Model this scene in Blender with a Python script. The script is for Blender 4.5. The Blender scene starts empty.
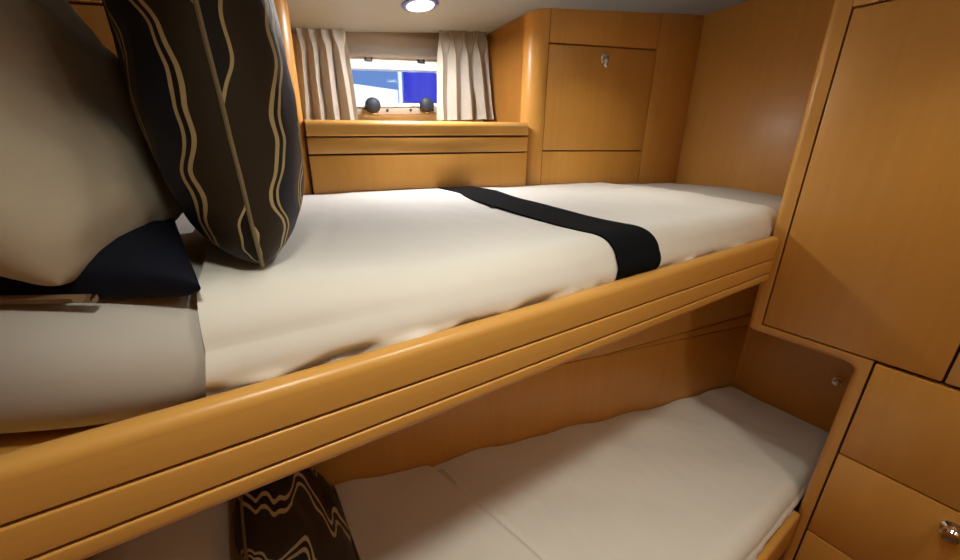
import bpy, bmesh, math, random
from mathutils import Vector, Matrix, noise
random.seed(7)
S = 0.38                    # cabin measured in camera-to-berth-board units; one unit is 0.38 m
EYE = 1.60                  # eye height above the cabin floor
COL = bpy.context.scene.collection
def W(p): return Vector((p[0]*S, p[1]*S, p[2]*S + EYE))

# ------------------------------------------------------------------ materials
def nt(name):
    m = bpy.data.materials.new(name); m.use_nodes = True
    n = m.node_tree.nodes; l = m.node_tree.links
    return m, n, l, n['Principled BSDF']
def wood(name, base, dark, axis, rough=0.36, coat=0.15):
    m, n, l, b = nt(name)
    tc = n.new('ShaderNodeTexCoord'); mp = n.new('ShaderNodeMapping')
    sc = {'z': (60, 60, 2.2), 'x': (2.0, 50, 60)}[axis]
    mp.inputs['Scale'].default_value = sc
    l.new(tc.outputs['Object'], mp.inputs['Vector'])
    a = n.new('ShaderNodeTexNoise'); a.inputs['Scale'].default_value = 1.0; a.inputs['Detail'].default_value = 6; a.inputs['Roughness'].default_value = .65
    l.new(mp.outputs[0], a.inputs['Vector'])
    mp2 = n.new('ShaderNodeMapping'); mp2.inputs['Scale'].default_value = {'z': (5, 5, .7), 'x': (.8, 8, 9)}[axis]
    l.new(tc.outputs['Object'], mp2.inputs['Vector'])
    c = n.new('ShaderNodeTexNoise'); c.inputs['Scale'].default_value = 1.0; c.inputs['Detail'].default_value = 3; c.inputs['Distortion'].default_value = .6
    l.new(mp2.outputs[0], c.inputs['Vector'])
    mx = n.new('ShaderNodeMath'); mx.operation = 'MULTIPLY_ADD'; mx.inputs[1].default_value = .45
    sc2 = n.new('ShaderNodeMath'); sc2.operation = 'MULTIPLY'; sc2.inputs[1].default_value = .55
    l.new(c.outputs['Fac'], sc2.inputs[0]); l.new(a.outputs['Fac'], mx.inputs[0]); l.new(sc2.outputs[0], mx.inputs[2])
    r = n.new('ShaderNodeValToRGB'); r.color_ramp.elements[0].position = .3; r.color_ramp.elements[1].position = .7
    r.color_ramp.elements[0].color = (*dark, 1); r.color_ramp.elements[1].color = (*base, 1)
    l.new(mx.outputs[0], r.inputs[0]); l.new(r.outputs[0], b.inputs['Base Color'])
    b.inputs['Roughness'].default_value = rough
    b.inputs['Coat Weight'].default_value = coat; b.inputs['Coat Roughness'].default_value = .22
    return m
def plain(name, col, rough=.6, metal=0, bump=0, bscale=200, sheen=0, spec=None):
    m, n, l, b = nt(name)
    b.inputs['Roughness'].default_value = rough; b.inputs['Metallic'].default_value = metal
    tc = n.new('ShaderNodeTexCoord'); t = n.new('ShaderNodeTexNoise'); t.inputs['Scale'].default_value = 6; t.inputs['Detail'].default_value = 4
    l.new(tc.outputs['Object'], t.inputs['Vector'])
    r = n.new('ShaderNodeValToRGB')
    r.color_ramp.elements[0].color = (*[c*.94 for c in col], 1); r.color_ramp.elements[1].color = (*[min(1, c*1.04) for c in col], 1)
    l.new(t.outputs['Fac'], r.inputs[0]); l.new(r.outputs[0], b.inputs['Base Color'])
    if bump:
        w = n.new('ShaderNodeTexNoise'); w.inputs['Scale'].default_value = bscale; w.inputs['Detail'].default_value = 3
        l.new(tc.outputs['Object'], w.inputs['Vector'])
        bp = n.new('ShaderNodeBump'); bp.inputs['Strength'].default_value = bump; bp.inputs['Distance'].default_value = .0006
        l.new(w.outputs['Fac'], bp.inputs['Height']); l.new(bp.outputs[0], b.inputs['Normal'])
    if sheen: b.inputs['Sheen Weight'].default_value = sheen
    if spec is not None: b.inputs['Specular IOR Level'].default_value = spec
    return m
def striped(name, pos_cols, wob, seed):
    """long wavy bands running along v of the cushion cover"""
    m, n, l, b = nt(name)
    uv = n.new('ShaderNodeUVMap'); sp = n.new('ShaderNodeSeparateXYZ'); l.new(uv.outputs[0], sp.inputs[0])
    cx = n.new('ShaderNodeCombineXYZ')
    mu = n.new('ShaderNodeMath'); mu.operation = 'MULTIPLY'; mu.inputs[1].default_value = .55; l.new(sp.outputs[0], mu.inputs[0])
    mv = n.new('ShaderNodeMath'); mv.operation = 'MULTIPLY'; mv.inputs[1].default_value = 6.5; l.new(sp.outputs[1], mv.inputs[0])
    l.new(mu.outputs[0], cx.inputs[0]); l.new(mv.outputs[0], cx.inputs[1]); cx.inputs[2].default_value = seed
    t = n.new('ShaderNodeTexNoise'); t.inputs['Scale'].default_value = 1; t.inputs['Detail'].default_value = 1
    l.new(cx.outputs[0], t.inputs['Vector'])
    ma = n.new('ShaderNodeMath'); ma.operation = 'SUBTRACT'; ma.inputs[1].default_value = .5; l.new(t.outputs['Fac'], ma.inputs[0])
    mb = n.new('ShaderNodeMath'); mb.operation = 'MULTIPLY_ADD'; mb.inputs[1].default_value = wob
    l.new(ma.outputs[0], mb.inputs[0]); l.new(sp.outputs[0], mb.inputs[2])
    r = n.new('ShaderNodeValToRGB'); r.color_ramp.interpolation = 'CONSTANT'
    els = r.color_ramp.elements
    while len(els) > 1: els.remove(els[-1])
    els[0].position = 0; els[0].color = (*pos_cols[0][1], 1)
    for p_, c_ in pos_cols[1:]:
        e = els.new(p_); e.color = (*c_, 1)
    l.new(mb.outputs[0], r.inputs[0]); l.new(r.outputs[0], b.inputs['Base Color'])
    b.inputs['Roughness'].default_value = .55; b.inputs['Specular IOR Level'].default_value = .25
    w = n.new('ShaderNodeTexWave'); w.inputs['Scale'].default_value = 260; l.new(uv.outputs[0], w.inputs['Vector'])
    bp = n.new('ShaderNodeBump'); bp.inputs['Strength'].default_value = .15; bp.inputs['Distance'].default_value = .001
    l.new(w.outputs['Fac'], bp.inputs['Height']); l.new(bp.outputs[0], b.inputs['Normal'])
    return m
WB, WD = (.76, .385, .085), (.66, .32, .064)
M = {}
M['woodv'] = wood('maple_vertical', WB, WD, 'z')
M['woodh'] = wood('maple_horizontal', (.74, .395, .095), (.63, .315, .068), 'x', .36)
M['gap'] = plain('shadow_gap_wood', (.09, .035, .010), .8)
M['ceiling'] = plain('cream_headliner', (.32, .365, .41), .75, bump=.2, bscale=300)
M['floor'] = wood('cabin_sole', (.22, .10, .04), (.13, .055, .02), 'x')
M['duvet'] = plain('white_cotton', (.85, .83, .79), .85, bump=.12, bscale=500, sheen=.1)
M['sheet'] = plain('shade_toned_white_sheet', (.62, .60, .57), .85, bump=.12, bscale=500)  # white cotton, with shade put into the base colour
M['black'] = plain('black_runner_cloth', (.006, .007, .010), .95, bump=.3, bscale=600, spec=.12)
M['navy'] = plain('navy_satin', (.006, .008, .018), .7, bump=.2, bscale=300, spec=.2)
M['beige'] = plain('beige_cotton', (.56, .52, .42), .8, bump=.2, bscale=400)
M['tan'] = plain('tan_lining', (.20, .12, .06), .7)
M['curtain'] = plain('cream_curtain', (.68, .62, .54), .8, bump=.3, bscale=350, sheen=.2)
M['blind'] = plain('taupe_blind', (.36, .29, .22), .8, bump=.2, bscale=300)
M['white'] = plain('white_frame', (.90, .89, .88), .35)
M['chrome'] = plain('chrome', (.75, .75, .76), .12, 1)
M['dknob'] = plain('dark_grey_plastic', (.022, .028, .042), .55, spec=.3)
M['fringerim'] = plain('colour_fringe_rim', (.08, .11, .42), .3)  # blue fringe from the camera lens, painted as rim colour
M['boat'] = plain('white_gelcoat', (.85, .88, .92), .3)
M['tarp'] = plain('blue_tarpaulin', (.05, .06, .62), .6, bump=.6, bscale=60)
G_, K_, B_, N_ = (.50, .41, .22), (.012, .010, .009), (.032, .024, .015), (.008, .010, .024)
M['stripe'] = striped('striped_satin', [(0, K_), (.012, G_), (.026, B_), (.160, G_), (.172, K_), (.190, G_), (.202, N_), (.30, B_), (.34, G_), (.352, K_), (.368, G_), (.38, B_),
    (.50, G_), (.512, K_), (.53, G_), (.542, N_), (.66, G_), (.672, K_), (.69, G_), (.702, B_), (.82, G_), (.832, K_), (.85, G_), (.862, N_), (.97, G_), (.985, B_)], .33, 1.3)
M['stripe2'] = striped('striped_satin_lower', [(0, N_), (.10, G_), (.122, K_), (.15, G_), (.172, B_), (.40, G_), (.42, K_), (.45, G_), (.47, K_),
    (.68, G_), (.70, K_), (.73, G_), (.75, B_), (.9, G_), (.92, K_)], .5, 4.1)
M['piping'] = plain('gold_piping', (.22, .18, .10), .5)
# glass
m, n, l, b = nt('window_glass'); b.inputs['Transmission Weight'].default_value = 1; b.inputs['IOR'].default_value = 1.3; b.inputs['Roughness'].default_value = 0
b.inputs['Base Color'].default_value = (.95, .97, 1, 1); M['glass'] = m
m, n, l, b = nt('lamp_lens'); b.inputs['Base Color'].default_value = (.85, .87, .9, 1); b.inputs['Roughness'].default_value = .3
b.inputs['Emission Color'].default_value = (1, .98, .95, 1); b.inputs['Emission Strength'].default_value = 4; M['lens'] = m

# ------------------------------------------------------------------ building helpers
def wloc(o):
    p = Vector(o.location)
    while o.parent: o = o.parent; p += o.location
    return p
def link(name, bm, mat, parent=None, smooth=True, origin=None):
    """bm holds cabin units; the mesh gets metres about a local origin"""
    if origin is None:
        xs = [v.co for v in bm.verts]
        lo = Vector((min(v.x for v in xs), min(v.y for v in xs), min(v.z for v in xs)))
        hi = Vector((max(v.x for v in xs), max(v.y for v in xs), max(v.z for v in xs)))
        origin = Vector(((lo.x+hi.x)/2, (lo.y+hi.y)/2, lo.z))
    o = Vector(origin)
    for v in bm.verts: v.co = (v.co - o)*S
    bmesh.ops.recalc_face_normals(bm, faces=bm.faces)
    me = bpy.data.meshes.new(name); bm.to_mesh(me); bm.free()
    if smooth:
        me.polygons.foreach_set('use_smooth', [True]*len(me.polygons))
        try: me.set_sharp_from_angle(angle=math.radians(38))
        except Exception: pass
    me.materials.append(M[mat])
    ob = bpy.data.objects.new(name, me); COL.objects.link(ob)
    if parent is not None:
        ob.parent = parent; ob.location = W(o) - wloc(parent)
    else: ob.location = W(o)
    return ob
def thing(name, label, cat, at, group=None):
    o = bpy.data.objects.new(name, None); o.empty_display_size = .05; COL.objects.link(o); o.location = W(at)
    o['label'] = label; o['category'] = cat
    if group: o['group'] = group
    return o
def tag(o, label, cat, group=None):
    o['label'] = label; o['category'] = cat
    if group: o['group'] = group
    return o
def struct(name, bm, mat, **k):
    o = link(name, bm, mat, **k); o['kind'] = 'structure'; return o
def slab(bm, poly, fr, depth, bev=0.0, seg=2, up=0.0):
    """polygon poly (a,b) in frame fr=(origin,a,b,n); front face raised by up, thickness depth behind it"""
    o, a, b, nn = [Vector(q) for q in fr]
    f = [bm.verts.new(o + a*p + b*q + nn*up) for p, q in poly]
    k = [bm.verts.new(o + a*p + b*q + nn*(up-depth)) for p, q in poly]
    fs = [bm.faces.new(f), bm.faces.new(k[::-1])]
    N = len(poly)
    for i in range(N): fs.append(bm.faces.new((f[i], k[i], k[(i+1) % N], f[(i+1) % N])))
    if bev:
        es = set(bm.edges[i] for i in range(0))
        for i in range(N):
            e = bm.edges.get((f[i], f[(i+1) % N]))
            if e: es.add(e)
            e = bm.edges.get((f[i], k[i]))
            if e: es.add(e)
        bmesh.ops.bevel(bm, geom=list(es), offset=bev, segments=seg, affect='EDGES', profile=.5, clamp_overlap=True)
    return bm
def box(bm, x0, x1, y0, y1, z0, z1, bev=0.0, seg=2):
    vs = [bm.verts.new((x, y, z)) for x in (x0, x1) for y in (y0, y1) for z in (z0, z1)]
    fs = [(0,1,3,2),(4,6,7,5),(0,4,5,1),(2,3,7,6),(0,2,6,4),(1,5,7,3)]
    F = [bm.faces.new([vs[i] for i in f]) for f in fs]
    if bev:
        es = {e for f in F for e in f.edges}
        bmesh.ops.bevel(bm, geom=list(es), offset=bev, segments=seg, affect='EDGES', profile=.5)
    return bm
def lathe(bm, prof, o, ax, seg=32):
    """profile (radius, height) around axis ax through o"""
    ax = Vector(ax).normalized(); t = ax.orthogonal().normalized(); u = ax.cross(t); o = Vector(o)
    rings = []
    for r, h in prof:
        rings.append([bm.verts.new(o + ax*h + (t*math.cos(2*math.pi*i/seg) + u*math.sin(2*math.pi*i/seg))*max(r, 1e-4)) for i in range(seg)])
    for A, B in zip(rings, rings[1:]):
        for i in range(seg): bm.faces.new((A[i], A[(i+1) % seg], B[(i+1) % seg], B[i]))
    bm.faces.new(rings[0][::-1]); bm.faces.new(rings[-1]); return bm
def prism(bm, prof, x0, x1, bev=0):
    """(y,z) outline swept along x"""
    A = [bm.verts.new((x0, y, z)) for y, z in prof]; B = [bm.verts.new((x1, y, z)) for y, z in prof]
    N = len(prof); bm.faces.new(A); bm.faces.new(B[::-1])
    for i in range(N): bm.faces.new((A[i], B[i], B[(i+1) % N], A[(i+1) % N]))
    return bm
def rect(a0, a1, b0, b1): return [(a0, b0), (a1, b0), (a1, b1), (a0, b1)]
NB = bmesh.new

# frames ------------------------------------------------------------
HX, HY = .99269, -.12065
H = ((0, 3.248, 0), (HX, HY, 0), (0, 0, 1), (HY, -HX, 0))            # cabinet fronts along the ship's side
def hpt(s, d=0): return (s*HX - HY*d*-1*-1, 3.248 + s*HY + d*HX) if False else (s*HX - HY*d, 3.248 + s*HY + HX*d)   # d = distance outboard
LN = Vector((.2502, .9682, 0))                                        # lower berth side lining
LD = Vector((.9682, -.2502, 0))
LO = LN*2.3715
L = (tuple(LO), tuple(LD), (0, 0, 1), tuple(-LN))
C = ((3.24, 0, 0), (0, 1, 0), (0, 0, 1), (-1, 0, 0))                  # wardrobe front
XL, XR = -1.75, 4.72
YF = -2.1
ZF = -EYE/S
def zc(x, y): return 1.077 + .104*x - .0656*y                         # headliner height

# ------------------------------------------------------------------ room
bm = NB()
xs = [XL-.2 + (XR+.4-XL)*i/30 for i in range(31)]; ys = [YF-.2 + (4.6-YF)*i/24 for i in range(25)]
low = [[bm.verts.new((x, y, zc(x, y))) for y in ys] for x in xs]
top = [[bm.verts.new((x, y, zc(x, y)+.15)) for y in ys] for x in xs]
for g in (low, top):
    for i in range(30):
        for j in range(24): bm.faces.new((g[i][j], g[i+1][j], g[i+1][j+1], g[i][j+1]))
for i in range(30):
    bm.faces.new((low[i][0], low[i+1][0], top[i+1][0], top[i][0])); bm.faces.new((low[i][-1], low[i+1][-1], top[i+1][-1], top[i][-1]))
for j in range(24):
    bm.faces.new((low[0][j], low[0][j+1], top[0][j+1], top[0][j])); bm.faces.new((low[-1][j], low[-1][j+1], top[-1][j+1], top[-1][j]))
struct('ceiling', bm, 'ceiling')
struct('floor', box(NB(), XL-.2, XR+.2, YF-.2, 4.4, ZF-.2, ZF), 'floor')
struct('wall_left', box(NB(), XL-.15, XL, YF-.15, 4.3, ZF, 1.6), 'woodv')
struct('wall_front', box(NB(), XL, XR, YF-.15, YF, ZF, 1.8), 'woodv')
struct('wall_right', box(NB(), XR, XR+.12, YF-.15, 4.3, ZF, 1.8, .01), 'woodv')
# hull side wall behind the niche, with the port opening
WS0, WS1 = .89, 2.01
def zw(s, z): return z + .06*(s-1.15)
dW = 4.02 - 3.2242
bm = NB()
Wf = (tuple(Vector(hpt(0, dW)).to_3d()), (HX, HY, 0), (0, 0, 1), (HY, -HX, 0))
slab(bm, rect(XL-.2, WS0, -1.2, 1.8), Wf, .12)
slab(bm, rect(WS1, XR+.2, -1.2, 1.8), Wf, .12)
slab(bm, [(WS0, -1.2), (WS1, -1.2), (WS1, zw(WS1, .30)), (WS0, zw(WS0, .30))], Wf, .12)
slab(bm, [(WS0, zw(WS0, .76)), (WS1, zw(WS1, .76)), (WS1, 1.8), (WS0, 1.8)], Wf, .12)
struct('wall_back', bm, 'curtain')

# port window --------------------------------------------------------
def rrect(a0, a1, b0, b1, r, skew=.06, n=7):
    pts = []
    for cx, cy, t0 in ((a1-r, b0+r, -90), (a1-r, b1-r, 0), (a0+r, b1-r, 90), (a0+r, b0+r, 180)):
        for i in range(n+1):
            t = math.radians(t0 + 90*i/n); x = cx + r*math.cos(t); y = cy + r*math.sin(t)
            pts.append((x, y + skew*(x-1.15)))
    return pts
def ring(bm, outer, inner, fr, depth, up):
    o, a, b, nn = [Vector(q) for q in fr]
    P = lambda p, h: bm.verts.new(o + a*p[0] + b*p[1] + nn*h)
    of, inf = [P(p, up) for p in outer], [P(p, up) for p in inner]
    ob_, ib = [P(p, up-depth) for p in outer], [P(p, up-depth) for p in inner]
    N = len(outer)
    for i in range(N):
        j = (i+1) % N
        bm.faces.new((of[i], of[j], inf[j], inf[i])); bm.faces.new((ob_[i], ib[i], ib[j], ob_[j]))
        bm.faces.new((of[i], ob_[i], ob_[j], of[j])); bm.faces.new((inf[i], inf[j], ib[j], ib[i]))
    return bm
win = struct('window_1', ring(NB(), rrect(.88, 2.06, .27, .80, .14), rrect(.92, 1.985, .375, .675, .075), Wf, .12, .03), 'white')
link('window_frame', ring(NB(), rrect(.89, 2.015, .35, .70, .10), rrect(.922, 1.983, .377, .673, .075), Wf, .03, .055), 'white', win)
link('pane', slab(NB(), rrect(.91, 1.995, .365, .685, .07), Wf, .012, up=.0), 'glass', win)
for s_ in (1.24, 1.745):
    bm = NB(); z0 = zw(s_, .735); ring(bm, rect(s_-.035, s_+.035, z0, z0+.06), rect(s_-.024, s_+.024, z0+.012, z0+.05), Wf, .02, .045)
    link('hinge', bm, 'dknob', win)
bm = NB(); slab(bm, [(1.0, zw(1.0, .275)), (1.95, zw(1.95, .275)), (1.95, zw(1.95, .335)), (1.0, zw(1.0, .335))], Wf, .05, .008, up=.09)
sill = link('sill_bar', bm, 'blind', win)
bm = NB()
for s_ in (1.2, 1.37, 1.6, 1.83):
    q = Vector(hpt(s_, dW-.09)).to_3d(); q.z = zw(s_, .315); lathe(bm, [(.014, 0), (.014, .006), (.006, .01)], q, Wf[3], 10)
link('screw', bm, 'dknob', sill)
for s_, zz in ((1.225, .355), (1.75, .355)):
    q = Vector(hpt(s_, dW-.05)).to_3d(); q.z = zw(s_, zz)
    k = link('dog_handle', lathe(NB(), [(.02, -.02), (.03, .03), (.058, .045), (.07, .08), (.066, .12), (.045, .14), (.01, .145)], q, Wf[3], 28), 'dknob', win)
    bm = NB(); q2 = q.copy(); box(bm, q.x-.02, q.x+.02, q.y-.1, q.y-.02, q.z-.075, q.z-.03, .008); link('handle_bracket', bm, 'chrome', k)

# outside: neighbouring boat and its blue cover
def zout(p): return p
bb = thing('moored_boat', 'white boat hull seen outside through the cabin window', 'boat', (3.0, 8.0, -1.2))
bm = NB(); slab(bm, [(-.5, -1.2), (4.6, -1.2), (4.6, .96), (3.2, 1.03), (2.2, 1.09), (-.5, 1.24)], ((0, 8.0, 0), (HX, HY, 0), (0, 0, 1), (HY, -HX, 0)), .8, .04); link('hull', bm, 'boat', bb)
bm = NB(); slab(bm, rect(3.14, 3.20, -1.2, 1.9), ((0, 7.85, 0), (HX, HY, 0), (0, 0, 1), (HY, -HX, 0)), .08, .01); link('stanchion', bm, 'boat', bb)
bm = NB()
g = [[bm.verts.new((3.20 + 3.0*i/24, 7.45 - .36*i/24 + .05*math.sin(i*1.1), .82 + 1.3*j/10)) for j in range(11)] for i in range(25)]
for i in range(24):
    for j in range(10): bm.faces.new((g[i][j], g[i+1][j], g[i+1][j+1], g[i][j+1]))
bmesh.ops.solidify(bm, geom=bm.faces[:], thickness=.02)
tag(link('boat_cover', bm, 'tarp'), 'bright blue boat cover hanging outside the right half of the window', 'boat cover')

# blind above the port ------------------------------------------------
bm = NB(); pts = []
for i in range(25):
    t = i/24; z = .99 - .228*t; d = .045 + .025*math.sin(t*math.pi*2.6)
    pts.append((d, z))
rows = [[bm.verts.new(Vector(hpt(s_, dW-d)).to_3d() + Vector((0, 0, zw(s_, z) + (0.05 if z > .95 else 0)))) for d, z in pts] for s_ in [.85 + 1.3*k/20 for k in range(21)]]
for A, B in zip(rows, rows[1:]):
    for i in range(24): bm.faces.new((A[i], B[i], B[i+1], A[i+1]))
bmesh.ops.solidify(bm, geom=bm.faces[:], thickness=.015)
tag(link('roman_blind', bm, 'blind'), 'folded taupe fabric blind drawn up above the small window', 'blind')

# curtains -------------------------------------------------------------
def curtain(a_top, b_top, a_bot, b_bot, n_pl, seed, label, lean=.16):
    bm = NB(); nu, nv = 150, 40
    V = []
    for i in range(nu+1):
        u = i/nu; row = []
        for j in range(nv+1):
            v = j/nv                                             # 0 top
            pin = math.exp(-((v-.17)/.10)**2)
            s_ = (a_top + (b_top-a_top)*u)*(1-v**.8) + (a_bot + (b_bot-a_bot)*u)*v**.8
            ph = 2*math.pi*n_pl*(u + .03*noise.noise((u*4, v*1.2, seed)))
            amp = .034 + .05*v - .018*pin
            s_ += .022*math.sin(2*ph)*(v*.6+.4) - pin*.03*math.sin(ph)
            d = lean*v + .8*amp*math.sin(ph)*(1-.4*pin) + .02*noise.noise((u*9, v*3, seed+5)) + .012*math.sin(ph*3+seed)*(pin+.3*(1-v))
            z = 1.02 + .06*(s_-1.15) + .05 - v*(.865)
            p_ = hpt(s_, dW - .12 - d); row.append(bm.verts.new((p_[0], p_[1], z)))
        V.append(row)
    for i in range(nu):
        for j in range(nv): bm.faces.new((V[i][j], V[i+1][j], V[i+1][j+1], V[i][j+1]))
    bmesh.ops.solidify(bm, geom=bm.faces[:], thickness=.008)
    o = link('curtain', bm, 'curtain'); tag(o, label, 'curtain', 'window curtains'); return o
curtain(.67, 1.025, .60, 1.06, 4, 2.0, 'cream pleated curtain gathered at the left of the small window')
curtain(1.91, 2.40, 1.80, 2.43, 4, 8.0, 'cream pleated curtain gathered at the right of the small window')

# ------------------------------------------------------------------ cabinet fronts along the ship's side
ZB = -.64
g_ = .006
def hz(s, d=0): return zc(*hpt(s, d)) + .03
cab = thing('wall_cabinet', 'maple wall cabinet with tall flat door to the left of the window, behind the cushions', 'cabinet', (-.5, 3.35, ZB))
bm = NB(); slab(bm, [(-1.72, ZB), (.43, ZB), (.43, hz(.43)), (-1.72, hz(-1.72))], H, .55, up=-.05); link('carcass', bm, 'gap', cab)
link('door', slab(NB(), [(-1.2, -.06), (.43-g_, -.06), (.43-g_, .805), (-1.2, .67)], H, .05, .006), 'woodv', cab)
link('top_panel', slab(NB(), [(-1.70, .65), (.43-g_, .817), (.43-g_, hz(.43)), (-1.70, hz(-1.7))], H, .05, .006), 'woodv', cab)
link('lower_panel', slab(NB(), rect(-1.70, .43-g_, ZB, -.072), H, .05, .006), 'woodv', cab)
link('side_stile', slab(NB(), [(-1.70, -.06), (-1.21, -.06), (-1.21, .668), (-1.70, .63)], H, .05, .006), 'woodv', cab)

cab = thing('wall_cabinet', 'maple wall cabinet with drop-front door and round latch to the right of the window', 'cabinet', (3.6, 2.95, ZB))
bm = NB(); slab(bm, [(2.72, ZB), (4.73, ZB), (4.73, hz(4.73)), (2.72, hz(2.72))], H, .8, up=-.05); link('carcass', bm, 'gap', cab)
dr = link('door', slab(NB(), [(2.70+g_, -.018), (4.09-g_, -.010), (4.09-g_, .984), (2.70+g_, .892)], H, .05, .006), 'woodv', cab)
link('top_panel', slab(NB(), [(2.70+g_, .905), (4.09-g_, .997), (4.09-g_, hz(4.09)), (2.70+g_, hz(2.7))], H, .05, .006), 'woodv', cab)
link('lower_panel', slab(NB(), [(2.70+g_, ZB), (4.09-g_, ZB), (4.09-g_, -.022), (2.70+g_, -.030)], H, .05, .006), 'woodv', cab)
link('side_stile', slab(NB(), [(4.09+g_, ZB), (4.75, ZB), (4.75, hz(4.75)), (4.09+g_, hz(4.09))], H, .05, .006), 'woodv', cab)
q = Vector((3.345, 2.842, .835)); nH = Vector(H[3])
k = link('latch', lathe(NB(), [(.05, 0), (.05, .012), (.04, .02), (.03, .022), (.026, .05), (.01, .055)], q, nH, 28), 'chrome', dr)
bm = NB(); lathe(bm, [(.012, -.05), (.022, -.04), (.022, .02), (.01, .03)], q + nH*.04 + Vector((0, 0, -.03)), (0, 0, 1), 16); link('latch_pull', bm, 'chrome', k)

# window surround: ledge, posts, niche sides ---------------------------
sur = thing('window_ledge', 'maple ledge and surround framing the curtained window niche above the berth', 'ledge', (1.55, 3.1, ZB))
bm = NB()
prof = []                                                            # rolled nose of the ledge, swept along the ship's side
def sweep(bm, prof, s0, s1, rise0, rise1):
    R = []
    for s_, rz in ((s0, rise0), (s1, rise1)):
        R.append([bm.verts.new(Vector(hpt(s_, d)).to_3d() + Vector((0, 0, z+rz))) for d, z in prof])
    A, B = R; N = len(prof)
    bm.faces.new(A[::-1]); bm.faces.new(B)
    for i in range(N): bm.faces.new((A[i], A[(i+1) % N], B[(i+1) % N], B[i]))
    return bm
nose = [(.06, .066)] + [(-.012, .066), (-.022, .075)] + [(-.022 + .045*(1-math.cos(t)), .135 + .045*math.sin(t)) for t in [math.radians(a) for a in range(0, 91, 15)]] + [(.80, .18), (.80, .10), (.06, .10)]
link('ledge', sweep(bm, nose, .585, 2.515, 0, .05), 'woodh', sur)
link('front_board', slab(NB(), [(.585, -.060), (2.527, -.030), (2.527, .100), (.585, .056)], H, .05, .006), 'woodh', sur)
link('drop_panel', slab(NB(), [(.585, ZB), (2.527, ZB), (2.527, -.042), (.585, -.072)], H, .05, .006), 'woodv', sur)
link('backing', slab(NB(), [(.575, ZB), (2.54, ZB), (2.54, .10), (.575, .05)], H, .05, up=-.052), 'gap', sur)
def post(s_in, s_out, side, R_, z_top):
    """rounded vertical post turning from the front into the niche"""
    bm = NB(); pts = []
    for i in range(11):
        t = math.radians(90*i/10)
        pts.append((s_in + side*R_*(1-math.cos(t))*1.0, R_ - R_*math.sin(t)))       # d from R_ to 0
    out = [(s_in, .84)] + pts + [(s_out, 0), (s_out, .84)]
    A = [bm.verts.new(Vector(hpt(s_, d)).to_3d() + Vector((0, 0, ZB))) for s_, d in out]
    B = [bm.verts.new(Vector(hpt(s_, d)).to_3d() + Vector((0, 0, zc(*hpt(s_, d))+.03))) for s_, d in out]
    bm.faces.new(A); bm.faces.new(B[::-1])
    for i in range(len(out)): bm.faces.new((A[i], A[(i+1) % len(out)], B[(i+1) % len(out)], B[i]))
    return bm
link('post', post(.582, .436, -1, .12, 0), 'woodv', sur)
link('post', post(2.535, 2.70, 1, .15, 0), 'woodv', sur)
# niche right side board with its own seam
q0, q1 = Vector(hpt(2.535, .165)), Vector(hpt(2.45, .84))
bm = NB()
vs = [bm.verts.new((a.x, a.y, z)) for a, z in ((q0, .2), (q1, .2), (q1, 1.3), (q0, 1.3))]; bm.faces.new(vs)
bmesh.ops.solidify(bm, geom=bm.faces[:], thickness=.012); link('niche_side', bm, 'woodv', sur)

# ------------------------------------------------------------------ wardrobe at the right
wr = thing('wardrobe', 'tall maple wardrobe with large rounded door at the right above lower drawers', 'wardrobe', (3.9, 0, ZF))
bm = NB(); box(bm, 3.30, 4.70, YF+.02, 1.02, -1.28, 1.42); box(bm, 3.30, 4.70, YF+.02, .37, ZF, -1.28)
link('carcass', bm, 'gap', wr)
link('door', slab(NB(), rect(.054+g_, .962-g_, -1.243, .785), C, .05, .006), 'woodv', wr)
link('side_panel', slab(NB(), rect(YF+.03, .054-g_, -1.243, .785), C, .05, .006), 'woodv', wr)
fr = NB()
r_ = .05
def arc(cx, cy, r, a0, a1, n=6): return [(cx + r*math.cos(math.radians(a0+(a1-a0)*i/n)), cy + r*math.sin(math.radians(a0+(a1-a0)*i/n))) for i in range(n+1)]
zb_ = -1.325
# one continuous frame: stile beside the door, bottom rail, column beside the lower berth
poly = [(.340, ZF), (.415, ZF)] + arc(.415+.06, zb_-.06, .06, 180, 90) + arc(1.055-.05, zb_+.05, .05, -90, 0) + [(1.06, -.6), (1.075, 1.40), (.966, 1.40), (.966, -1.255), (.340, -1.255)]
hard = lambda p, q: (abs(p[0]-.966) < 1e-4 and abs(q[0]-.966) < 1e-4) or (abs(p[1]+1.255) < 1e-4 and abs(q[1]+1.255) < 1e-4) or (abs(p[0]-.340) < 1e-4 and abs(q[0]-.340) < 1e-4)
def inset(poly, r):
    out = []; N = len(poly)
    for i in range(N):
        p0, p1, p2 = Vector(poly[i-1]), Vector(poly[i]), Vector(poly[(i+1) % N])
        d1, d2 = (p1-p0).normalized(), (p2-p1).normalized()
        n1, n2 = Vector((-d1.y, d1.x)), Vector((-d2.y, d2.x))
        r1 = 0 if hard(p0, p1) else r; r2 = 0 if hard(p1, p2) else r
        det = n1.x*n2.y - n1.y*n2.x
        if abs(det) < 1e-4: out.append(p1 + n1*max(r1, r2)); continue
        c1, c2 = n1.dot(p1)+r1, n2.dot(p1)+r2
        out.append(Vector(((c1*n2.y - c2*n1.y)/det, (n1.x*c2 - n2.x*c1)/det)))
    return out
RR = .045; loops = []
for k_ in range(8):
    t = math.radians(90*k_/7)
    loops.append([fr.verts.new((3.24 + RR*(1-math.sin(t)), p[0], p[1])) for p in inset(poly, RR*(1-math.cos(t)))])
loops.insert(0, [fr.verts.new((3.31, p[0], p[1])) for p in poly])
for A, B in zip(loops, loops[1:]):
    for i in range(len(A)): fr.faces.new((A[i], A[(i+1) % len(A)], B[(i+1) % len(A)], B[i]))
fr.faces.new(loops[0]); fr.faces.new(loops[-1][::-1])
link('face_frame', fr, 'woodv', wr)
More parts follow.
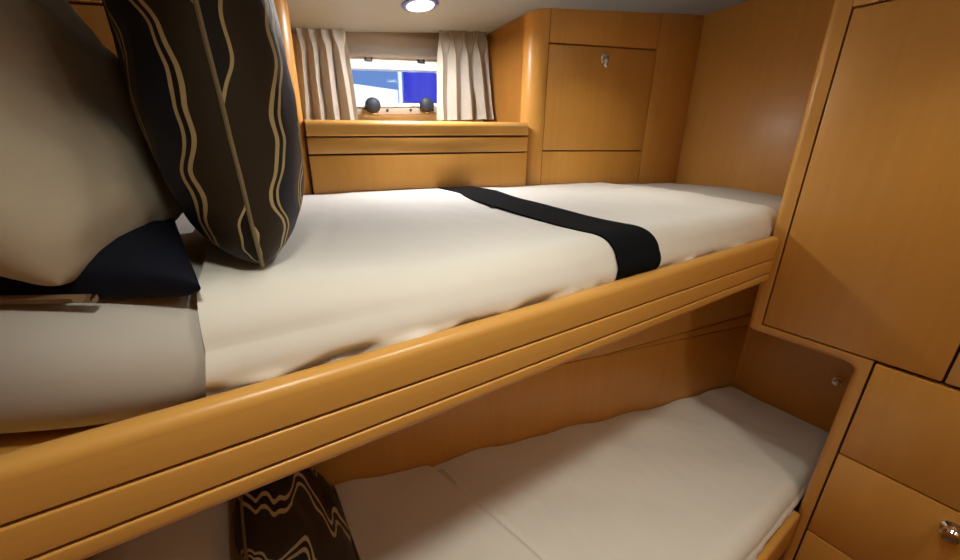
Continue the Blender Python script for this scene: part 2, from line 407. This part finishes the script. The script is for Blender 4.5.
link('top_rail', slab(NB(), rect(YF+.03, .966, .797, 1.42), C, .05, .006), 'woodv', wr)
link('lower_door', slab(NB(), rect(-.62, .340-g_*2, -1.972, -1.255-g_*2), C, .05, .006), 'woodv', wr)
d2 = link('drawer', slab(NB(), rect(-.62, .340-g_*2, -2.708, -1.984), C, .05, .006), 'woodv', wr)
link('drawer', slab(NB(), rect(-.62, .340-g_*2, -3.5, -2.720), C, .05, .006), 'woodv', wr)
link('drawer', slab(NB(), rect(-.62, .340-g_*2, ZF+.02, -3.512), C, .05, .006), 'woodv', wr)
link('side_panel', slab(NB(), rect(YF+.03, -.632, ZF+.02, -1.267), C, .05, .006), 'woodv', wr)
link('knob', lathe(NB(), [(.05, 0), (.05, .01), (.028, .02), (.024, .05), (.042, .065), (.046, .085), (.036, .1), (.01, .106)], (3.24, -.222, -2.10), (-1, 0, 0), 32), 'chrome', d2)
bm = NB(); box(bm, 3.31, 4.70, 1.02, 1.045, -1.27, 1.40, .005); link('side_board', bm, 'woodv', wr)
bm = NB(); box(bm, 3.31, 4.21, .37, .405, ZF+.02, -1.30, .005); link('side_board', bm, 'woodv', wr)

# ------------------------------------------------------------------ upper berth
up = thing('upper_berth', 'upper bunk with deep rounded maple leeboard running across the cabin', 'bunk', (1.5, 1.8, -.93))
def board(name, z0, z1, y0=1.0, y1=1.066, r=.03, rise=0.0, rtop=None, xr=3.235, rb=None):
    rt = r if rtop is None else rtop; rb = r if rb is None else rb
    prof = []
    def cor(cy, cz, rr, a0):
        for i in range(6):
            t = math.radians(a0 + 90*i/5); prof.append((cy + rr*math.cos(t), cz + rr*math.sin(t)))
    cor(y0+rb, z0+rb, rb, 180); cor(y1-.008, z0+.008, .008, 270); cor(y1-.02, z1-.02, .02, 0); cor(y0+rt, z1-rt, rt, 90)
    bm = NB(); N = len(prof); rings = []
    xsx = [XL + (xr-XL)*i/40 for i in range(41)]
    for x in xsx:
        t = max(0, (x-.3)/2.94); rings.append([bm.verts.new((x, y, z + (rise*t if z > (z0+z1)/2 else 0))) for y, z in prof])
    bm.faces.new(rings[0]); bm.faces.new(rings[-1][::-1])
    for A, B in zip(rings, rings[1:]):
        for i in range(N): bm.faces.new((A[i], A[(i+1) % N], B[(i+1) % N], B[i]))
    return link(name, bm, 'woodh', up)
board('leeboard', -.738, -.605, r=.006, rtop=.036, rise=.025)
board('leeboard_strip', -.844, -.747, r=.007)
board('leeboard_lip', -.918, -.853, r=.007, rb=.03)
link('leeboard_core', box(NB(), XL+.01, 3.23, 1.012, 1.06, -.90, -.63), 'gap', up)
bm = NB()
slab(bm, [(XL+.01, 1.068), (3.29, 1.068), (4.715, 1.068), (4.715, 2.68), (XL+.01, 3.44)], ((0, 0, -.73), (1, 0, 0), (0, 1, 0), (0, 0, 1)), .15)
link('bunk_base', bm, 'woodv', up)

def smooth01(t): t = max(0, min(1, t)); return t*t*(3-2*t)
def hy(x): return 3.248/1 + (x/HX)*HY                                  # side line at a given x
# mattress -------------------------------------------------------------
def mattress(name, x0, x1, front, back, z0, z1, R, mat, label, wr_=.006, nx=90, off=0, end_r=.3, parent=None, crown=0):
    """padded slab: cross sections along x, rounded long edges"""
    bm = NB(); rings = []
    for i in range(nx+1):
        x = x0 + (x1-x0)*i/nx
        e = min(1, min(x-x0, x1-x)/end_r + 1e-3); sh = math.sqrt(max(0, 1-(1-e)**2))
        f, b = front(x) + (1-sh)*end_r*.8, back(x)
        zt = z1 - (1-sh)*.12; zb2 = z0
        prof = []
        def cor(cy, cz, rr, a0, n=8):
            for k_ in range(n+1):
                t = math.radians(a0 + 90*k_/n); prof.append((cy + rr*math.cos(t), cz + rr*math.sin(t)))
        Rb = R*.9
        cor(b-.05, zb2+.05, .05, 270, 4); cor(b-.06, zt-.06, .06, 0, 4)
        for k_ in range(1, 24): prof.append((b-.06 + (f+R-(b-.06))*k_/24, zt))
        cor(f+R, zt-R, R, 90); cor(f+Rb, zb2+Rb, Rb, 180)
        ring_ = []
        for y, z in prof:
            n1 = noise.noise((x*1.3+off, y*1.5, z*3)); n2 = noise.noise((x*5+off, y*5, z*9))
            ring_.append(bm.verts.new((x, y + (0 if y > b-.1 else .012*n1), z + (wr_*2.2*n1 + wr_*n2 - crown*smooth01((1.95-y)/.8)*smooth01((x+.05)/.7)*max(0, (z-z0)/(z1-z0)) if z > zb2+.1 else 0))))
        rings.append(ring_)
    N = len(rings[0])
    bm.faces.new(rings[0]); bm.faces.new(rings[-1][::-1])
    for A, B in zip(rings, rings[1:]):
        for i in range(N): bm.faces.new((A[i], A[(i+1) % N], B[(i+1) % N], B[i]))
    o = link(name, bm, mat); tag(o, label, 'mattress'); return o
def uf(x):                                                            # front line of the upper mattress
    t = max(0, -.05 - x); return 1.098 + .52*t*t
mattress('mattress', XL+.05, 4.70, uf, lambda x: hy(x)-.03, -.725, -.372, .17, 'sheet', 'upper bunk mattress in a fitted white sheet with shade put into its colour, bare at the pillow end', crown=.05)

def cover(name, x0, x1, front, back, zt, R, zbot, thick, mat, amp=1.0, nx=200, ny=70, seed=0, zfun=None, xfun=None, parent=None, side_n=22):
    """cloth laid over a mattress and tucked down its front side"""
    bm = NB(); rows = []
    for i in range(nx+1):
        u = i/nx; row = []
        for j in range(ny+1):
            # arc-length walk: j small = bottom of the front side
            side = side_n; 
            xx = x0 + (x1-x0)*u
            f, b = front(xx), back(xx)
            if j <= side:
                t = j/side; y, z = f, zbot + (zt-R-zbot)*t; ny_, nz_ = -1, 0; vv = t
            elif j <= side+10:
                a = math.radians(90*(j-side)/10); y, z = f + R*(1-math.cos(a)), zt - R + R*math.sin(a); ny_, nz_ = -math.cos(a), math.sin(a); vv = 1
            else:
                t = (j-side-10)/(ny-side-10); y, z = f + R + (b-f-R)*t, zt; ny_, nz_ = 0, 1; vv = 1
            if xfun: xx = xfun(u, (y-front(xx))/(back(xx)-front(xx)) + (0 if j > side else -(1-vv)*.1))
            dn = amp*(.010*noise.noise((xx*1.1, y*1.3, seed)) + .005*noise.noise((xx*3.5, y*3.5+z*2, seed+3)) + .0022*noise.noise((xx*12, y*9, z*9+seed)))
            sidew = max(0, 1 - vv) if j <= side else 0
            # puckers above the tuck
            k_ = math.exp(-((vv-.12)/.22)**2) if j <= side else 0
            dn += amp*k_*(.034*noise.noise((xx*4.2, z*9, seed+9)) + .016*noise.noise((xx*13, z*14, seed+2)))
            bulge = .018*math.sin(math.pi*vv) if j <= side else 0
            dn += bulge
            if zfun: dn += zfun(xx, y) * nz_
            row.append(bm.verts.new((xx, y + ny_*dn, z + nz_*dn)))
        rows.append(row)
    for A, B in zip(rows, rows[1:]):
        for j in range(ny): bm.faces.new((A[j], B[j], B[j+1], A[j+1]))
    bmesh.ops.recalc_face_normals(bm, faces=bm.faces)
    up_ = sum(f_.normal.z for f_ in bm.faces)
    bmesh.ops.solidify(bm, geom=bm.faces[:], thickness=thick if up_ > 0 else -thick)
    return link(name, bm, mat, parent)
def dent(x, y):                                                       # creases on the top of the upper duvet
    d = -.048*smooth01((1.95-y)/.8)*smooth01((x+.05)/.7)
    for cx, cy, a, ln, wd, h in ((1.25, 1.9, .35, .35, .02, -.008), (.35, 1.75, 1.3, .5, .03, -.005), (2.9, 1.55, .6, .35, .04, .010), (3.1, 2.2, .1, .5, .05, .012), (2.5, 2.3, .5, .6, .04, .008), (.02, 1.35, 1.35, .35, .03, -.006)):
        dx, dy = x-cx, y-cy; p = dx*math.cos(a)+dy*math.sin(a); q = -dx*math.sin(a)+dy*math.cos(a)
        d += h*math.exp(-(p/ln)**2 - (q/wd)**2)
    if x > 3.0: d += .012*noise.noise((x*5, y*4, 4)) * min(1, (x-3.0)*3)
    return d
f2 = lambda x: 1.084 + .01*math.exp(-((x-3.3)/.2)**2)
o = cover('duvet', -.115, 3.44, f2, lambda x: hy(x)-.015, -.350, .145, -.635, .02, 'duvet', 1.0, seed=1.0, zfun=dent, xfun=lambda u, t: -.11 + u*3.55 + (1-u)*(.25*t if t < 0 else .02*math.sin(t*7)))
tag(o, 'white duvet smoothed over the upper bunk mattress under the black runner', 'duvet')
def rx(u, t):
    t2 = max(0, t); c = 1.665 - .15*math.sin(math.pi*min(1, t2*1.25)) + .09*t2
    return c - .165 + .34*u
o = cover('bed_runner', 1.5, 1.9, lambda x: 1.064, lambda x: hy(x)-.012, -.338, .155, -.60, .012, 'black', .35, nx=24, seed=1.0, xfun=rx, zfun=lambda x, y: -.048*smooth01((1.95-y)/.8))
tag(o, 'narrow black cloth runner laid across the white upper bunk duvet', 'bed runner')

# ------------------------------------------------------------------ pillows
def pillow(name, w, h, t, center, xax, yax, mat, puff=.55, seed=0, round_=.18, wr_=.012, parent=None, nseg=44, pinch=.06, seam=False, uvrot=False, floor_=None, corners=None):
    xa = Vector(xax).normalized(); ya = Vector(yax); ya = (ya - xa*ya.dot(xa)).normalized(); na = xa.cross(ya)
    bm = NB(); uvl = bm.loops.layers.uv.new('UVMap'); c = Vector(center)
    def pt(u, v, sgn):
        # round the corners of the square
        k = 1 - round_*(u*u*v*v)
        x = u*w/2*k*(1 - pinch*(1-v*v)*abs(u)**3); y = v*h/2*k*(1 - pinch*(1-u*u)*abs(v)**3)
        th = t/2*((1-abs(u)**2.6)*(1-abs(v)**2.6))**puff
        e = (1-u*u)*(1-v*v)
        wrk = wr_*(noise.noise((u*2.2+seed, v*2.2, sgn)) + .6*noise.noise((u*5+seed, v*5, sgn*2)) )*min(1, e*4+.15)
        edge = max(abs(u), abs(v))**4
        wrk += wr_*1.0*math.sin(13*(u*.8+v*.5) + 5*noise.noise((u*1.7+seed, v*1.7, 3)))*max(0, noise.noise((u*1.9, v*1.9+seed, 8)))*min(1, e*3)
        wrk += wr_*.5*edge*noise.noise((u*9+seed, v*9, sgn*3))*min(1, e*8)
        if corners:
            a, b_, c_, d_ = [Vector(q) for q in corners]
            U_, V_ = (u*k*(1-pinch*(1-v*v)*abs(u)**3)+1)/2, (v*k*(1-pinch*(1-u*u)*abs(v)**3)+1)/2
            p = a*(1-U_)*(1-V_) + b_*U_*(1-V_) + c_*U_*V_ + d_*(1-U_)*V_ + Vector((0, 0, sgn*th + wrk))
        else: p = c + xa*x + ya*y + na*(sgn*th + wrk)
        if floor_ is not None:
            lim = floor_
            if p.z < lim: p.z = lim + (p.z-lim)*.04
        return p
    grid = {}
    for sgn in (1, -1):
        for i in range(nseg+1):
            for j in range(nseg+1):
                u = math.sin(math.pi/2*(-1 + 2*i/nseg)); v = math.sin(math.pi/2*(-1 + 2*j/nseg))
                if sgn == -1 and (i in (0, nseg) or j in (0, nseg)): grid[-1, i, j] = grid[1, i, j]; continue
                grid[sgn, i, j] = bm.verts.new(pt(u, v, sgn))
    for sgn in (1, -1):
        for i in range(nseg):
            for j in range(nseg):
                ids = [(i, j), (i+1, j), (i+1, j+1), (i, j+1)]
                if sgn == -1: ids = ids[::-1]
                f = bm.faces.new([grid[(sgn,)+q] for q in ids])
                for lp, (a, b_) in zip(f.loops, ids):
                    uu = a/nseg; vv = b_/nseg
                    if uvrot: uu, vv = vv, uu
                    if sgn == -1: vv = vv + 3.7
                    lp[uvl].uv = (uu, vv)
    ed = [grid[1, i, 0].co.copy() for i in range(nseg)] + [grid[1, nseg, j].co.copy() for j in range(nseg)] + [grid[1, nseg-i, nseg].co.copy() for i in range(nseg)] + [grid[1, 0, nseg-j].co.copy() for j in range(nseg)]
    o = link(name, bm, mat, parent)
    return o, ed
def cord(name, pts, r, mat, parent):
    bm = NB(); N = len(pts); rings = []
    for i in range(N):
        d = (pts[(i+1) % N]-pts[i-1]).normalized(); a = d.orthogonal().normalized(); b_ = d.cross(a)
        if rings:                                                   # keep the ring frame from twisting
            a = (pa - d*pa.dot(d)).normalized(); b_ = d.cross(a)
        pa = a
        rings.append([bm.verts.new(pts[i] + (a*math.cos(k*math.pi/3) + b_*math.sin(k*math.pi/3))*r) for k in range(6)])
    for i in range(N):
        A, B = rings[i], rings[(i+1) % N]
        if i == N-1: break
        for k in range(6): bm.faces.new((A[k], A[(k+1) % 6], B[(k+1) % 6], B[k]))
    link(name, bm, mat, parent)

def placed(name, label, cat, group, base, *a, **k):
    t = thing(name, label, cat, base, group)
    o, ed = pillow('cushion_cover' if 'cushion' in name else 'pillowcase', *a, parent=t, **k)
    return t, o, ed
# upper: navy pillow lying back, beige pillow on it, striped cushion standing in front
t, o, ed = placed('bed_pillow', 'navy blue bed pillow lying under and behind the beige pillow on the upper bunk', 'pillow', None, (-.55, 1.7, -.36),
    1, 1, .20, (0, 0, 0), (1, 0, 0), (0, 1, 0), 'navy', seed=3, round_=.01, pinch=.03, puff=.30, floor_=-.364,
    corners=((-.80, 1.50, -.325), (-.085, 1.10, -.335), (-.22, 2.35, -.20), (-1.15, 2.5, .20)))
cord('lining', [Vector((-.085, 1.10, -.352)).lerp(Vector((-.80, 1.50, -.352)), q/20) + Vector((-.005, -.008, 0)) for q in range(6, 20)], .012, 'tan', t)
t, o, ed = placed('bed_pillow', 'plump beige bed pillow leaning on the navy pillow at the left of the upper bunk', 'pillow', None, (-.4, 1.9, -.2),
    1.15, .95, .44, (-.425, 1.70, .095), (.22, .96, .10), (.43, -.03, -.90), 'beige', seed=11, puff=.5, round_=.16, wr_=.034)
t, o, ed = placed('throw_cushion', 'black cushion with wavy gold stripes standing upright on the upper bunk', 'cushion', None, (0, 1.8, -.34),
    1.12, 1.15, .44, (.045, 1.71, .185), (.03, .99, .02), (.05, -.02, -.99), 'stripe', seed=5, puff=.5, round_=.12, wr_=.014, floor_=-.338)
cord('seam', ed, .006, 'piping', t)

# ------------------------------------------------------------------ lower berth
def ly(x): return (2.3715 - .2502*x)/.9682
lo = thing('lower_berth', 'lower bunk with maple front board below the upper bunk', 'bunk', (1.2, 1.2, ZF))
bm = NB(); box(bm, XL+.01, 3.23, .385, .447, -2.95, -2.60, .022, 3); link('leeboard', bm, 'woodh', lo)
bm = NB(); box(bm, XL+.01, 3.23, .47, .53, ZF+.01, -2.95, .01); link('front_panel', bm, 'woodv', lo)
bm = NB(); slab(bm, [(XL+.01, .45), (4.20, .45), (4.20, ly(4.2)-.01), (XL+.01, ly(XL)-.01)], ((0, 0, -2.76), (1, 0, 0), (0, 1, 0), (0, 0, 1)), .18); link('bunk_base', bm, 'woodv', lo)
# side lining of the lower berth, three boards
ln = NB()
def lx(x): return (x - LO.x)/LD.x
zA0, zA1 = -1.716-.1*(2.59-XL), -1.55
zB = lambda x: -1.714 + .0155*(x-2.17)
zA = lambda x: -1.716 + .098*(x-2.59)
wl = struct('trim_1', slab(NB(), [(lx(XL), -3.2), (lx(4.24), -3.2), (lx(4.24), zB(4.24)-.006), (lx(XL), zB(XL)-.006)], L, .06, .004), 'woodv')
struct('trim_2', slab(NB(), [(lx(2.3), zB(2.3)+.004), (lx(4.24), zB(4.24)+.006), (lx(4.24), zA(4.24)-.006), (lx(2.5), zA(2.5)+.012)], L, .06, .004), 'woodh')
struct('trim_3', slab(NB(), [(lx(XL), zB(XL)+.006), (lx(2.28), zB(2.28)+.006), (lx(2.5), zA(2.5)+.022), (lx(4.24), zA(4.24)+.006), (lx(4.24), -.885), (lx(XL), -.885)], L, .06, .004), 'woodh')
struct('trim_4', slab(NB(), rect(lx(XL), lx(4.24), -3.2, -.885), L, .05, up=-.062), 'gap')
bm = NB(); box(bm, 4.222, 4.30, .37, 1.75, -3.2, -.885, .004); struct('trim_5', bm, 'woodv')
tag(link('round_catch', lathe(NB(), [(.034, 0), (.034, .012), (.022, .016), (.018, .04), (.026, .05), (.026, .065), (.008, .072)], (4.22, .60, -1.905), (-1, 0, 0), 24), 'chrome'), 'small round chrome catch on the end panel above the lower bunk', 'catch')

lf = lambda x: .462
mattress('mattress', XL+.05, 4.19, lf, lambda x: ly(x)-.03, -2.75, -2.43, .12, 'sheet', 'lower bunk mattress in a white fitted sheet, mostly hidden by its duvet', off=7)
def ldent(x, y):
    d = 0
    d += .03*smooth01((1.12-.12*(y-1.5)*-1*-1 + .14*(1.5-y)*0 - x)/.03) if False else 0
    xs_ = .99 + (2.21-y)*.23                                          # turned-down band ends here
    d += .022*(1-smooth01((x-xs_+.022)/.045)) - .012*math.exp(-((x-xs_-.02)/.022)**2)
    d += .05*math.exp(-((y-ly(x))/.3)**2)*noise.noise((x*3.2, y*2, 2))
    d += .010*noise.noise((x*2.2+y*2.6, y*.7-x*.6, 6))
    return d
o = cover('duvet', .30, 4.17, lambda x: .452, lambda x: ly(x)-.012, -2.405, .12, -2.60, .03, 'duvet', 1.2, seed=12.0, zfun=ldent, nx=320, ny=90)
tag(o, 'white duvet turned down once on the lower bunk', 'duvet')
t, o, ed = placed('bed_pillow', 'off-white bed pillow at the head of the lower bunk behind the striped cushion', 'pillow', None, (-.8, 2.0, -2.42),
    1.45, 1.1, .5, (-.34, 1.78, -1.96), (.1, .98, .05), (.72, -.1, -.65), 'sheet', seed=21, puff=.5, round_=.12, wr_=.015, floor_=-2.425)
t, o, ed = placed('throw_cushion', 'black cushion with gold stripes leaning on the pillow of the lower bunk', 'cushion', None, (0, 1.9, -2.42),
    1.0, .95, .30, (.02, 1.90, -2.02), (.03, 1.0, .03), (.42, -.03, -.80), 'stripe2', seed=9, puff=.5, round_=.10, wr_=.012, floor_=-2.42)
cord('seam', ed, .007, 'piping', t)

# ------------------------------------------------------------------ lamps
cn = Vector((-.104, .0656, 1)).normalized()
def downlight(x, y, label, power, col, spread=110, size=.085, rim='white'):
    t = thing('ceiling_light', label, 'ceiling light', (x, y, zc(x, y)), 'recessed ceiling lights')
    o = Vector((x, y, zc(x, y)))
    link('rim', lathe(NB(), [(.112, -.004), (.146, -.004), (.146, .004), (.136, .012), (.112, .012)], o, -cn, 40), rim, t)
    link('lens', lathe(NB(), [(.111, -.01), (.111, .008), (.10, .020), (.07, .027), (.01, .030)], o, -cn, 40), 'lens', t)
    ld = bpy.data.lights.new('lamp', 'AREA'); ld.shape = 'DISK'; ld.size = size; ld.energy = power; ld.color = col; ld.spread = math.radians(spread)
    lo_ = bpy.data.objects.new('lamp', ld); COL.objects.link(lo_); lo_.parent = t
    lo_.location = (0, 0, -.014)
    return t
downlight(1.50, 3.10, 'round recessed ceiling light with camera colour fringing painted blue on its rim just in front of the window niche', 4.8, (1, .99, .98), 180, rim='fringerim')
WARM = (1, .95, .78)
downlight(2.45, .18, 'round recessed ceiling light over the aisle beside the wardrobe', .5, WARM, 90)
downlight(1.00, .30, 'added unseen fill light over the aisle beside the middle of the upper bunk', 1.2, WARM, 100)  # added lamp, chosen to balance brightness along the bunk and aisle
downlight(.10, .20, 'added unseen fill light over the aisle by the pillow end of the upper bunk', 1.5, WARM, 110)  # added out of view to lift the dim pillows
downlight(3.00, 1.90, 'added unseen fill light over the foot of the upper bunk', .75, WARM, 120)  # invented lamp above the frame, brightens bunk foot and side cabinets
downlight(2.30, -1.60, 'added unseen fill light at the back of the aisle behind the viewer', 2.3, WARM, 165)  # added fill from behind the camera for the lower berth and cabinets

w = bpy.data.worlds.new('daylight'); bpy.context.scene.world = w; w.use_nodes = True
bg = w.node_tree.nodes['Background']; bg.inputs[0].default_value = (.20, .38, .85, 1); bg.inputs[1].default_value = .8
sd = bpy.data.lights.new('sun', 'SUN'); sd.energy = 5; sd.angle = .02
so = bpy.data.objects.new('sun', sd); COL.objects.link(so); so.rotation_euler = Vector((.15, .8, -.6)).to_track_quat('-Z', 'Y').to_euler(); so.location = (0, 0, 6)

# ------------------------------------------------------------------ camera
cd = bpy.data.cameras.new('camera'); cam = bpy.data.objects.new('camera', cd); COL.objects.link(cam)
F = Vector((0.52553715, 0.78335315, -0.33191646)); Rr = Vector((0.8324062, -0.55406971, 0.01032831)); U = Vector((0.17581415, 0.28171723, 0.94325224))
mt = Matrix((Rr, U, -F)).transposed().to_4x4(); mt.translation = Vector((0, 0, EYE)); cam.matrix_world = mt
cd.sensor_width = 36; cd.lens = 376.27/960*36; cd.clip_start = .01
sc = bpy.context.scene; sc.camera = cam
sc.view_settings.view_transform = 'Standard'; sc.view_settings.look = 'None'; sc.view_settings.exposure = 0; sc.view_settings.gamma = 1
sc.view_settings.use_curve_mapping = False
